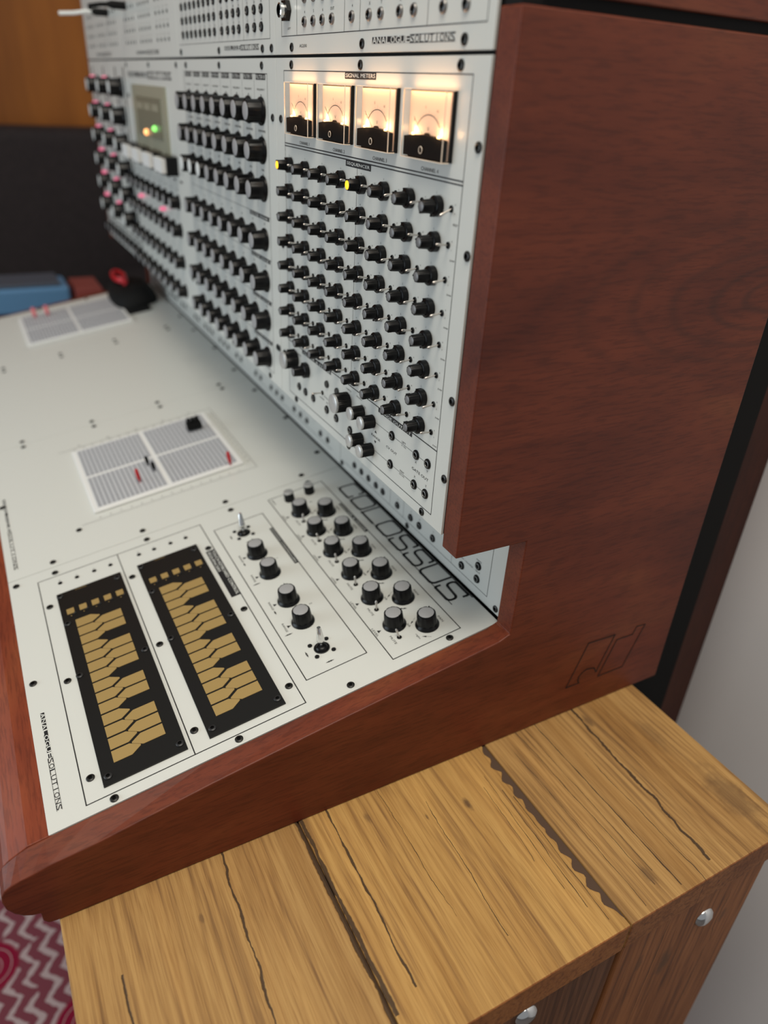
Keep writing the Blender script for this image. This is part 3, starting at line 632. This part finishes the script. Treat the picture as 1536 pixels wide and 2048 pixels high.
for k, (x, y) in enumerate([(-.3260,v) for v in (-.2890,-.2717,-.2535,-.2362,-.2050,-.1881,-.1696,-.1522)]): textc(g, ('CV','V','G','S')[k % 4], x-.0052, y, .0016)
prints(SURF, surf[0], g)
for x, y in PAN: knob(SURF, x, y, KB, CAP_B, 1.0+random.uniform(-1.5,1.5))
for x, y in LEVL: knob(SURF, x, y, KB, CAP_B, 1.0+random.uniform(-1.5,1.5))
for i in range(6): toggle(SURF, -.0542-.0442*i, -.0289, LEVM, 1.2+random.uniform(-.8,.8))
for x, y in ((-.3268,.0010), (-.3262,-.0250)): knob(SURF, x, y, KK, KKc, 2.0)
for x in (-.1237, -.1597, -.2104, -.2492): knob(SURF, x, -.0942, KB, CAP_B, random.uniform(0,6))
SC = [(-.1871,-.3314), (-.1726,-.3034), (-.0548,-.3031), (-.0260,-.2903), (-.2909,-.3040), (-.3485,-.2914), (-.3703,-.2908), (-.2903,-.2201), (-.3498,-.1908), (-.3704,-.1909), (-.4182,-.2551), (-.2912,-.1363), (-.1728,-.1361), (-.0560,-.1362), (-.0264,-.1913), (-.0548,-.2201), (-.1716,-.2199), (-.5305,-.3320), (-.0278,-.0910), (-.0284,.0083), (-.3491,-.0911), (-.3700,-.0910), (-.3495,.0085), (-.3700,.0085), (-.3485,-.3314)]
screws(SURF, SC)
for x, y in [(-.3260,v) for v in (-.2890,-.2717,-.2535,-.2362,-.2050,-.1881,-.1696,-.1522)]: link('indicator_socket', BU, at(SURF, x, y), SY)
# joysticks
def mk_joy():
    hs = G(); hs.lathe([(.0074,0), (.0074,.0005), (.0066,.0006), (.0064,.0002)], m_nut, 28, cap=False); hs.lathe([(.0064,.0002), (.0063,.00012)], m_hole, 24)
    bt = G(); bt.lathe([(.0058,.0002), (.0052,.0018), (.0040,.0028), (.0022,.0034)], m_black, 20)
    st = G(); st.lathe([(.0012,.002), (.0012,.0055), (.0017,.0060), (.0036,.0085), (.0037,.0100), (.0022,.0215), (.0020,.0220), (.0018,.0235)], m_chrome, 20)
    sd = G(); sd.lathe([(.0021,0), (.0021,.0009), (.0015,.0013)], m_blackmat, 14)
    return [q.mesh('joystick', True) for q in (hs, bt, st, sd)]
JH, JB, JS, JD = mk_joy()
for jx, tx, ty in ((-.0818, -.06, .05), (-.2952, -.30, .10)):
    Wj = at(SURF, jx, -.0936); j = link('joystick', JH, Wj, SY); link('rubber_boot', JB, Wj, j)
    link('stick', JS, Wj @ Matrix.Rotation(tx, 4, 'Y') @ Matrix.Rotation(-ty, 4, 'X'), j)
    for sx in (-.0081, .0080):
        for sy in (-.0082, .0082): link('stud', JD, Wj @ Matrix.Translation((sx, sy, 0)), j)
# touch keyboards
def kb_key(w_, L_, tip):   # natural: rectangle with arrow end, local x across, y along
    g = G(); g.prism([(-w_/2,0), (w_/2,0), (w_/2,L_), (.0006,L_+tip), (-.0006,L_+tip), (-w_/2,L_)], 0, .00035, m_gold); return g.mesh('key')
KEYN, KEYB = kb_key(.01215, .0146, .0080), kb_key(.01215, .0181, .0080)
g = G(); g.box(-.0044, .0044, -.0036, .0036, 0, .00035, m_gold); g.tube([(.0040,.0034,.0006), (.0062,.0050,.0008), (.0066,.0020,.0006)], .0005, m_boardscrew, 6); g.add([(.0078,-.0010,.0003), (.0092,-.0004,.0003), (.0078,.0004,.0003)], [(0,1,2)], m_gold); PAD = g.mesh('touch_pad')
for v in (-.2954, -.2116):
    Wk = at(SURF, -.1725, v+.0330); g = G(); g.box(-.1332, .1332, -.0330, .0330, 0, .0014, m_board); kb = link('touch_keyboard', g.mesh('touch_keyboard'), Wk, SY); bevel(kb, .0002, 1)
    g = G(); vs_, fs_, _a = text_polys('KEYBOARD'); g.add([(-.1295-.0016*b3, -.0140+.0110*a3, .0016) for a3, b3 in vs_], fs_, m_gold); link('board_print', g.mesh('board_print'), Wk, kb)
    for i in range(14): link('touch_key', KEYN, SURF @ Matrix.Translation((-.2533+.01407*(i+.5)-.0006, v+.0114, .0014)), kb)
    for i in (1, 2, 4, 5, 6, 8, 9, 11, 12, 13): link('touch_key', KEYB, SURF @ Matrix.Translation((-.2533+.01407*i+.0008, v+.0542, .0014)) @ Matrix.Rotation(PI, 4, 'Z'), kb)
    for i in range(5): link('touch_pad', PAD, at(SURF, -.2700, v+.0093+.0123*i, .0014), kb)
    screws(SURF @ Matrix.Translation((0,0,.0014)), [(-.3000,v+.0030), (-.2970,v+.0612), (-.2514,v+.0039), (-.1718,v+.0028), (-.1712,v+.0619), (-.0472,v+.0617), (-.0476,v+.0050)], SCRB, kb)
# pin matrices on panels 2 and 4
def matrix_unit(xc, yc, hx, hy):
    Wm = at(SURF, xc, yc); g = G(); g.box(-hx, hx, -hy, hy, 0, .0042, m_matwhite); u = link('pin_matrix', g.mesh('pin_matrix'), Wm, SY); bevel(u, .0015, 3)
    qx, qy = hx-.0065, hy-.0065; hole = G(); tile = G()
    for sx in (-1, 1):
        for sy in (-1, 1):
            x0, x1 = sorted((sx*.0028, sx*qx)); y0, y1 = sorted((sy*.0028, sy*qy)); tile.box(x0, x1, y0, y1, .0036, .0046, m_matrix)
            nx, ny = 20, 15
            for i in range(nx):
                for j in range(ny):
                    px_, py_ = x0+(x1-x0)*(i+.5)/nx, y0+(y1-y0)*(j+.5)/ny
                    hole.add([(px_+.00125*math.cos(a*PI/3), py_+.00145*math.sin(a*PI/3), .00475) for a in range(6)], [tuple(range(6))], m_pinhole)
    link('matrix_tiles', tile.mesh('matrix_tiles'), Wm, u); h = link('pin_holes', hole.mesh('pin_holes'), Wm, u); h['kind'] = 'stuff'
matrix_unit(-.5310, -.1375, .0900, .0955); matrix_unit(-1.232, -.1375, .0980, .1010)
for p in (1, 2, 3):
    g = G()
    if p in (1, 3):
        xc = -.5310 if p == 1 else -1.232; g.line([(xc-.105,-.250), (xc-.105,-.030), (xc+.105,-.030), (xc+.105,-.250)], L1, m_ink, .00012)
        for i in range(15):
            yy = -.228+.0125*i; textc(g, 'OUT', xc-.100, yy, .0020); textc(g, 'CV', xc+.100, yy, .0018)
            textc(g, 'IN', xc-.085+.012*i, -.034, .0020)
        for i in range(5): textc(g, 'ABCDE'[i], xc-.110, -.22+.04*i, .0035)
        logo(g, xc-.020 if p == 1 else xc-.02, xc+.150, -.3304, -.3266)
    else:
        for i in range(10): g.line([(-.86+.012*i,-.01), (-.86+.012*i,.03)], L1*.6, m_ink, .00012)
    prints(SURF, surf[p], g)
    pr_ = [] if p == 1 else [(PX[p]-.0095, v) for v in (-.2908,-.1909,-.0910,.0085)]
    screws(SURF, pr_+[(PX[p+1]+.0095, v) for v in (-.2908,-.1909,-.0910,.0085)]+[(PX[p]-.17, .052), (PX[p]-.05, .048), (PX[p+1]+.05, .048), (PX[p]-.17,-.3314)] )

# ---- patch pins and leads ----------------------------------------------------------------
def pin_mesh(m, h, r=.0024):
    g = G(); g.lathe([(.0009,0), (.0009,.003), (r*.7,.0035), (r,.006), (r,h*.8), (r*.8,h)], m, 14); return g.mesh('patch_pin', True)
PR, PB, PP = pin_mesh(m_red, .019), pin_mesh(m_blackmat, .014), pin_mesh(m_pinkp, .022, .004)
def pin(x, y, me, label, group=None, tx=0, ty=0, s=1): tag(link('patch_pin', me, at(SURF, x, y, .0044) @ Matrix.Rotation(tx, 4, 'X') @ Matrix.Rotation(ty, 4, 'Y') @ Matrix.Scale(s, 4)), label, 'patch pin', group)
GP = 'pins in the patch matrices'
pin(-.4750, -.1690, PR, 'red patch pin in the near pin matrix, beside the two short black pins', GP)
pin(-.4436, -.0587, PR, 'red patch pin at the right-hand edge of the near pin matrix', GP)
pin(-.4910, -.1464, PB, 'short black pin right of the middle bar of the near pin matrix', GP)
pin(-.5110, -.1500, PB, 'short black pin nearest the crossing of the white bars in the near matrix', GP)
pin(-1.300, -.2050, PP, 'pink patch pin in the far pin matrix, the left one of two', GP)
pin(-1.295, -.1800, PP, 'pink patch pin in the far pin matrix, the right one of two', GP)
g = G(); g.box(-.006, .006, -.010, .010, .003, .012, m_blackmat)
for i in (-1, 0, 1): g.lathe([(.0010,0), (.0010,.004)], m_nickel, 8, Matrix.Translation((0,i*.006,0))); g.lathe([(.0030,.012), (.0028,.019)], m_blackmat, 10, Matrix.Translation((0,i*.006,0)))
tag(link('patch_block', g.mesh('patch_block'), at(SURF, -.5720, -.0690, .0046)), 'black block of three pins near the back corner of the near matrix', 'plug')

# black pouch with red lead at the far end
bp = thing('black_pouch', 'soft black pouch lying at the far end of the control surface', 'pouch', tuple((SURF @ Vector((-1.30, -.005, 0)))))
g = G(); W0 = at(SURF, -1.290, -.004)
n = 20; prof = []
for j, (hh, k) in enumerate(((.0003, 1.0), (.006, 1.03), (.018, .97), (.028, .85), (.034, .60), (.036, .2))):
    for i in range(n):
        a = 2*PI*i/n; c_, s_ = math.cos(a), math.sin(a); x = .078*math.copysign(abs(c_)**.55, c_)*k; y = .045*math.copysign(abs(s_)**.55, s_)*k; prof.append((x, y, hh+.0012*math.sin(5*a)))
prof = [(p[0], p[1], max(p[2], .0002)) for p in prof]
g.add(prof, [(j*n+i, j*n+(i+1) % n, (j+1)*n+(i+1) % n, (j+1)*n+i) for j in range(5) for i in range(n)]+[tuple(5*n+i for i in range(n)), tuple(range(n-1,-1,-1))], m_blackmat)
link('pouch_body', g.mesh('pouch_body', True), W0, bp)
g = G(); g.box(.060, .112, -.052, .016, .0003, .004, m_blackmat); link('pouch_flap', g.mesh('pouch_flap'), W0, bp)
g = G(); g.tube([(-.030+.052*math.cos(t*.42)*(1-.006*t), -.012+.011*math.sin(t*.42), -.0+.0400+.0003*t) for t in range(34)], .0036, m_red, 8)
tag(link('red_cable', g.mesh('red_cable', True), W0), 'coiled red lead lying on top of the black pouch', 'cable')

# patch plugs in the upper modules at the far end
for x, y, ln, lab in ((-1.130, .3985, .075, 'grey patch lead plugged into the far upper module, hanging left'), (-.985, .4010, .050, 'black patch lead plugged into the upper module beside the grey one')):
    W0 = at(FACE, x, y); t = link('patch_lead', None, W0); tag(t, lab, 'cable')
    g = G(); g.lathe([(.0055,.0005), (.0055,.020), (.0035,.026)], m_blackmat, 14); link('plug', g.mesh('plug', True), W0, t)
    g = G(); g.tube([(0,0,.024), (0,-.001,.036), (-.006,-.004,.052), (-.012,-.006,ln)], .0030, m_capg2 if ln > .06 else m_blackmat, 8); link('lead', g.mesh('lead', True), W0, t)

# ================================================================= SIDEBOARD
TZ = ZB-.0004
TB = thing('plank_sideboard', 'rustic pine plank sideboard with bolted side boards, carrying the synthesizer', 'sideboard', (-.6, -.03, -.95))
LT, MD, DK = (.45, .265, .092), (.37, .205, .068), (.20, .102, .038)
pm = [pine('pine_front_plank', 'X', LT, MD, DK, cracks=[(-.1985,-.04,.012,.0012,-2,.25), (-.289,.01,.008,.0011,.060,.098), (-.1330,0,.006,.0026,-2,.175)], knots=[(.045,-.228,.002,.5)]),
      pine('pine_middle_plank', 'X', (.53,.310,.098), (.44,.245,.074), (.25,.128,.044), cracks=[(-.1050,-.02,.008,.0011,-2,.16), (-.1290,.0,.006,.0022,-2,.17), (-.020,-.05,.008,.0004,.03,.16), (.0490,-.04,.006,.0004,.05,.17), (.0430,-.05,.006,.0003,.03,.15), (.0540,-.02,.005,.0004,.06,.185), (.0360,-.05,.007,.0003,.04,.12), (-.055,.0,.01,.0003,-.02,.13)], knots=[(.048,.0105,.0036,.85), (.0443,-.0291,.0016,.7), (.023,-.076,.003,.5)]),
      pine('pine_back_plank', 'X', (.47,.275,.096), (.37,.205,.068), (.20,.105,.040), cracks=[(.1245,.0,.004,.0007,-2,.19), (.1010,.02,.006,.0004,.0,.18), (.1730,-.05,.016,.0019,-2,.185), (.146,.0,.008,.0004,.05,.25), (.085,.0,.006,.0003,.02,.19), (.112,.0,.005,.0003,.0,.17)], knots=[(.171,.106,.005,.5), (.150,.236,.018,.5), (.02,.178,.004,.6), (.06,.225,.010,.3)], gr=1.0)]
XE = .1965
def jag(x, k):
    if k == 0: return 0
    if x < -.02 or x > .188: return .0006
    e = min(1, (x+.02)/.04, (.190-x)/.02); ph = (x/.0165) % 1.0
    return (.0006+e*(.0036+.0042*(1-abs(1-2*ph))**.7+.0012*math.sin(x*330)))
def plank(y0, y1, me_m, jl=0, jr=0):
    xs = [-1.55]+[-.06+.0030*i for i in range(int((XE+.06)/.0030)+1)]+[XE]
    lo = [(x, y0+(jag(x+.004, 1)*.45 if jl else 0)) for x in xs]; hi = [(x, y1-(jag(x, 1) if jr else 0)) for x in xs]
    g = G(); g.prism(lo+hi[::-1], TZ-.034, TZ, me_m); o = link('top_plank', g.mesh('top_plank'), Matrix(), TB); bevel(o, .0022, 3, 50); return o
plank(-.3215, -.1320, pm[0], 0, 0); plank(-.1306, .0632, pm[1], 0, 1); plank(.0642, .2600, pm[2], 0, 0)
g = G(); g.box(-1.54, XE-.036, -.315, .249, TZ-.070, TZ-.0345, mat('gap_dirt', (.035,.020,.013), .9)); g.box(-1.54, XE-.02, -.1325, -.1300, TZ-.0345, TZ-.004, mat('gap_filler', (.07,.04,.026), .9)); g.box(-1.54, XE-.0075, .0520, .0640, TZ-.0345, TZ-.0022, mat('gap_bark', (.085,.048,.028), .85)); link('sub_top', g.mesh('sub_top'), Matrix(), TB)
side_m = [pine('side_board_brown', 'Z', (.34,.130,.045), (.25,.090,.030), (.12,.045,.018), cracks=[(.126,0,.004,.0005,-2,0), (.21,0,.02,.0005,-2,-.3)], knots=[(-.36,.145,.010,.7), (-.33,.105,.006,.5), (-.34,.215,.006,.5)]), pine('side_board_dark', 'Z', (.20,.085,.040), (.14,.058,.026), (.07,.030,.015))]
yb = [-.318, -.1265, .0710, .2500]
for i in range(3):
    g = G(); g.box(XE-.034, XE-.0045 if i != 1 else XE-.007, yb[i]+.0006, yb[i+1]-.0006, -.9499, TZ-.0348, side_m[0] if i == 2 else side_m[1]); o = link('side_board', g.mesh('side_board'), Matrix(), TB); bevel(o, .0018, 2)
g = G(); g.box(-1.54, XE-.034, -.300, .245, -.9499, TZ-.071, side_m[1]); link('sideboard_body', g.mesh('sideboard_body'), Matrix(), TB)
g = G(); g.lathe([(.0105,0), (.0105,.001), (.0090,.0034), (.0055,.0054), (.0010,.0060)], m_chrome, 24); BH = g.mesh('bolt_head', True)
RX = Matrix.Rotation(PI/2, 4, 'Y')
for y, z in ((.1800,-.3160), (-.0230,-.2960), (.1800,-.80), (-.0230,-.80)): link('bolt_head', BH, Matrix.Translation((XE-.0048 if y > 0 else XE-.007, y, z)) @ RX, TB)
# (legend outline on the cheek)
lg = [(.1567,-.1966), (.1737,-.1450), (.2088,-.1464), (.1950,-.1890)]
def cut(g, pts): g.line(pts, .0013, mat('engraved_line', (.012,.004,.003), .7), .00035)
g = G()
notch = [(.1868+.0075*math.cos(a)-.0060, -.1905+.0095*math.sin(a)) for a in [math.radians(d_) for d_ in (40,70,100,130,160,185)]]
cut(g, [(.1567,-.1966), (.1737,-.1450), (.2088,-.1464), (.1948,-.1898), (.1905,-.1830)]+[(.1868,-.1821),(.1800,-.1812),(.1745,-.1835),(.1713,-.1885),(.1716,-.1930),(.1736,-.1965),(.1567,-.1966)])
cut(g, [(.1994,-.1976), (.2136,-.1544), (.2350,-.1548), (.2386,-.1458), (.2504,-.1470), (.2330,-.1975), (.1994,-.1976)])
link('engraved_emblem', g.mesh('engraved_emblem'), SIDE, SY)['label'] = 'engraved outline emblem of two slanted shapes'

# ================================================================= SURROUNDINGS
def struct(name, g): o = link(name, g.mesh(name)); o['kind'] = 'structure'; return o
FZ = -.950
g = G(); g.box(-3.4, 3.0, -3.5, .456, FZ-.06, FZ-.0085, wall_mat('floor_grey', (.14,.125,.125), 5)); struct('floor', g)
g = G(); g.box(-3.4, 3.0, .456, .52, FZ-.06, 2.4, wall_mat('wall_paint', (.88,.86,.86), 3, .03)); struct('wall_back', g)
def curtain_mat():
    m = bpy.data.materials.new('orange_wood'); m.use_nodes = True; nt = m.node_tree; L = nt.links.new; b = nt.nodes['Principled BSDF']
    geo = N(nt, 'ShaderNodeNewGeometry'); n = noise(nt, L, mapping(nt, L, geo.outputs['Position'], (1,1,.15)), 7, 4, .6)
    r = ramp(nt, [(.3, (.30,.090,.008)), (.7, (.52,.170,.018))]); L(n.outputs[0], r.inputs[0]); L(r.outputs[0], b.inputs['Base Color']); b.inputs['Roughness'].default_value = .6; return m
g = G(); g.box(-3.4, -3.3, -3.5, .456, FZ-.06, 2.4, wall_mat('wall_left_paint', (.30,.12,.03), 3, .1)); struct('wall_left', g)
pd = thing('panelled_cupboard', 'tall orange-brown wooden cupboard against the far left wall', 'cupboard', (-3.2, -.25, FZ))
mo = curtain_mat()
for y0, y1 in ((-1.1,-.52), (-.515,-.105), (-.10,.44)):
    g = G(); g.box(-3.28, -3.06, y0, y1, FZ+.0005, 1.9, mo); o = link('cupboard_door', g.mesh('cupboard_door'), Matrix(), pd); bevel(o, .008)
so = thing('dark_sofa', 'dark brown fabric sofa in front of the orange-brown cupboard', 'sofa', (-2.7, -.3, FZ))
md = wall_mat('sofa_fabric', (.029,.0205,.0205), 40, .2)
for a_, nm in (((-3.03,-2.82,-1.3,.40,FZ+.0005,.130), 'sofa_back'), ((-2.82,-2.10,-1.3,.40,FZ+.0005,-.55), 'sofa_base'), ((-2.82,-2.10,.22,.40,-.55,-.36), 'armrest')):
    g = G(); g.box(*a_, md); o = link(nm, g.mesh(nm), Matrix(), so); bevel(o, .04, 4)
rt = thing('small_side_table', 'low dark side table beyond the far end of the synthesizer', 'table', (-1.80, -.35, FZ))
mt_ = mahogany('side_table_wood', 'X', .8)
g = G(); g.box(-1.98, -1.60, -.62, .02, -.250, -.225, mt_); o = link('tabletop', g.mesh('tabletop'), Matrix(), rt); bevel(o, .003)
for x in (-1.95, -1.63):
    for y in (-.59, -.01): g = G(); g.box(x-.018, x+.018, y-.018, y+.018, FZ+.0005, -.250, mt_); link('leg', g.mesh('leg'), Matrix(), rt)
g = G(); mb = mat('blue_plastic', (.10,.24,.42), .5); mb2 = mat('slate_lid', (.06,.08,.11), .5)
bx = thing('blue_storage_box', 'blue box with a slate-grey lid on the side table beyond the synthesizer', 'box', (-1.72, -.30, -.225))
g = G(); g.box(-1.79, -1.655, -.56, -.072, -.2245, -.162, mb); o = link('box_body', g.mesh('box_body'), Matrix(), bx); bevel(o, .008, 3)
g = G(); g.box(-1.793, -1.665, -.563, -.090, -.162, -.154, mb2); o = link('box_lid', g.mesh('box_lid'), Matrix(), bx); bevel(o, .006, 3)
g = G(); g.box(-1.78, -1.64, -.060, .005, -.2245, -.168, mat('dusty_red', (.25,.05,.04), .6)); o = link('red_book', g.mesh('red_book')); bevel(o, .002); tag(o, 'dull red book beside the blue box on the side table', 'book')
g = G(); g.box(-3.295, .15, -1.9, .4555, FZ-.008, FZ, rug_mat()); o = link('woven_rug', g.mesh('woven_rug')); tag(o, 'red and off-white patterned woven rug on the floor', 'rug')
g = G(); g.box(-1.40, -.030, .300, .372, FZ+.0005, 1.0, m_blackmat); o = link('black_panel', g.mesh('black_panel')); tag(o, 'tall black panel standing behind the synthesizer', 'panel')  # plain black box close behind the cabinet
g = G(); g.box(-.80, -.052, .376, .4545, FZ+.0005, 1.3, m_cheekdark); o = link('dark_wood_board', g.mesh('dark_wood_board')); bevel(o, .003); tag(o, 'dark brown wooden board between the black panel and the pale wall', 'board')
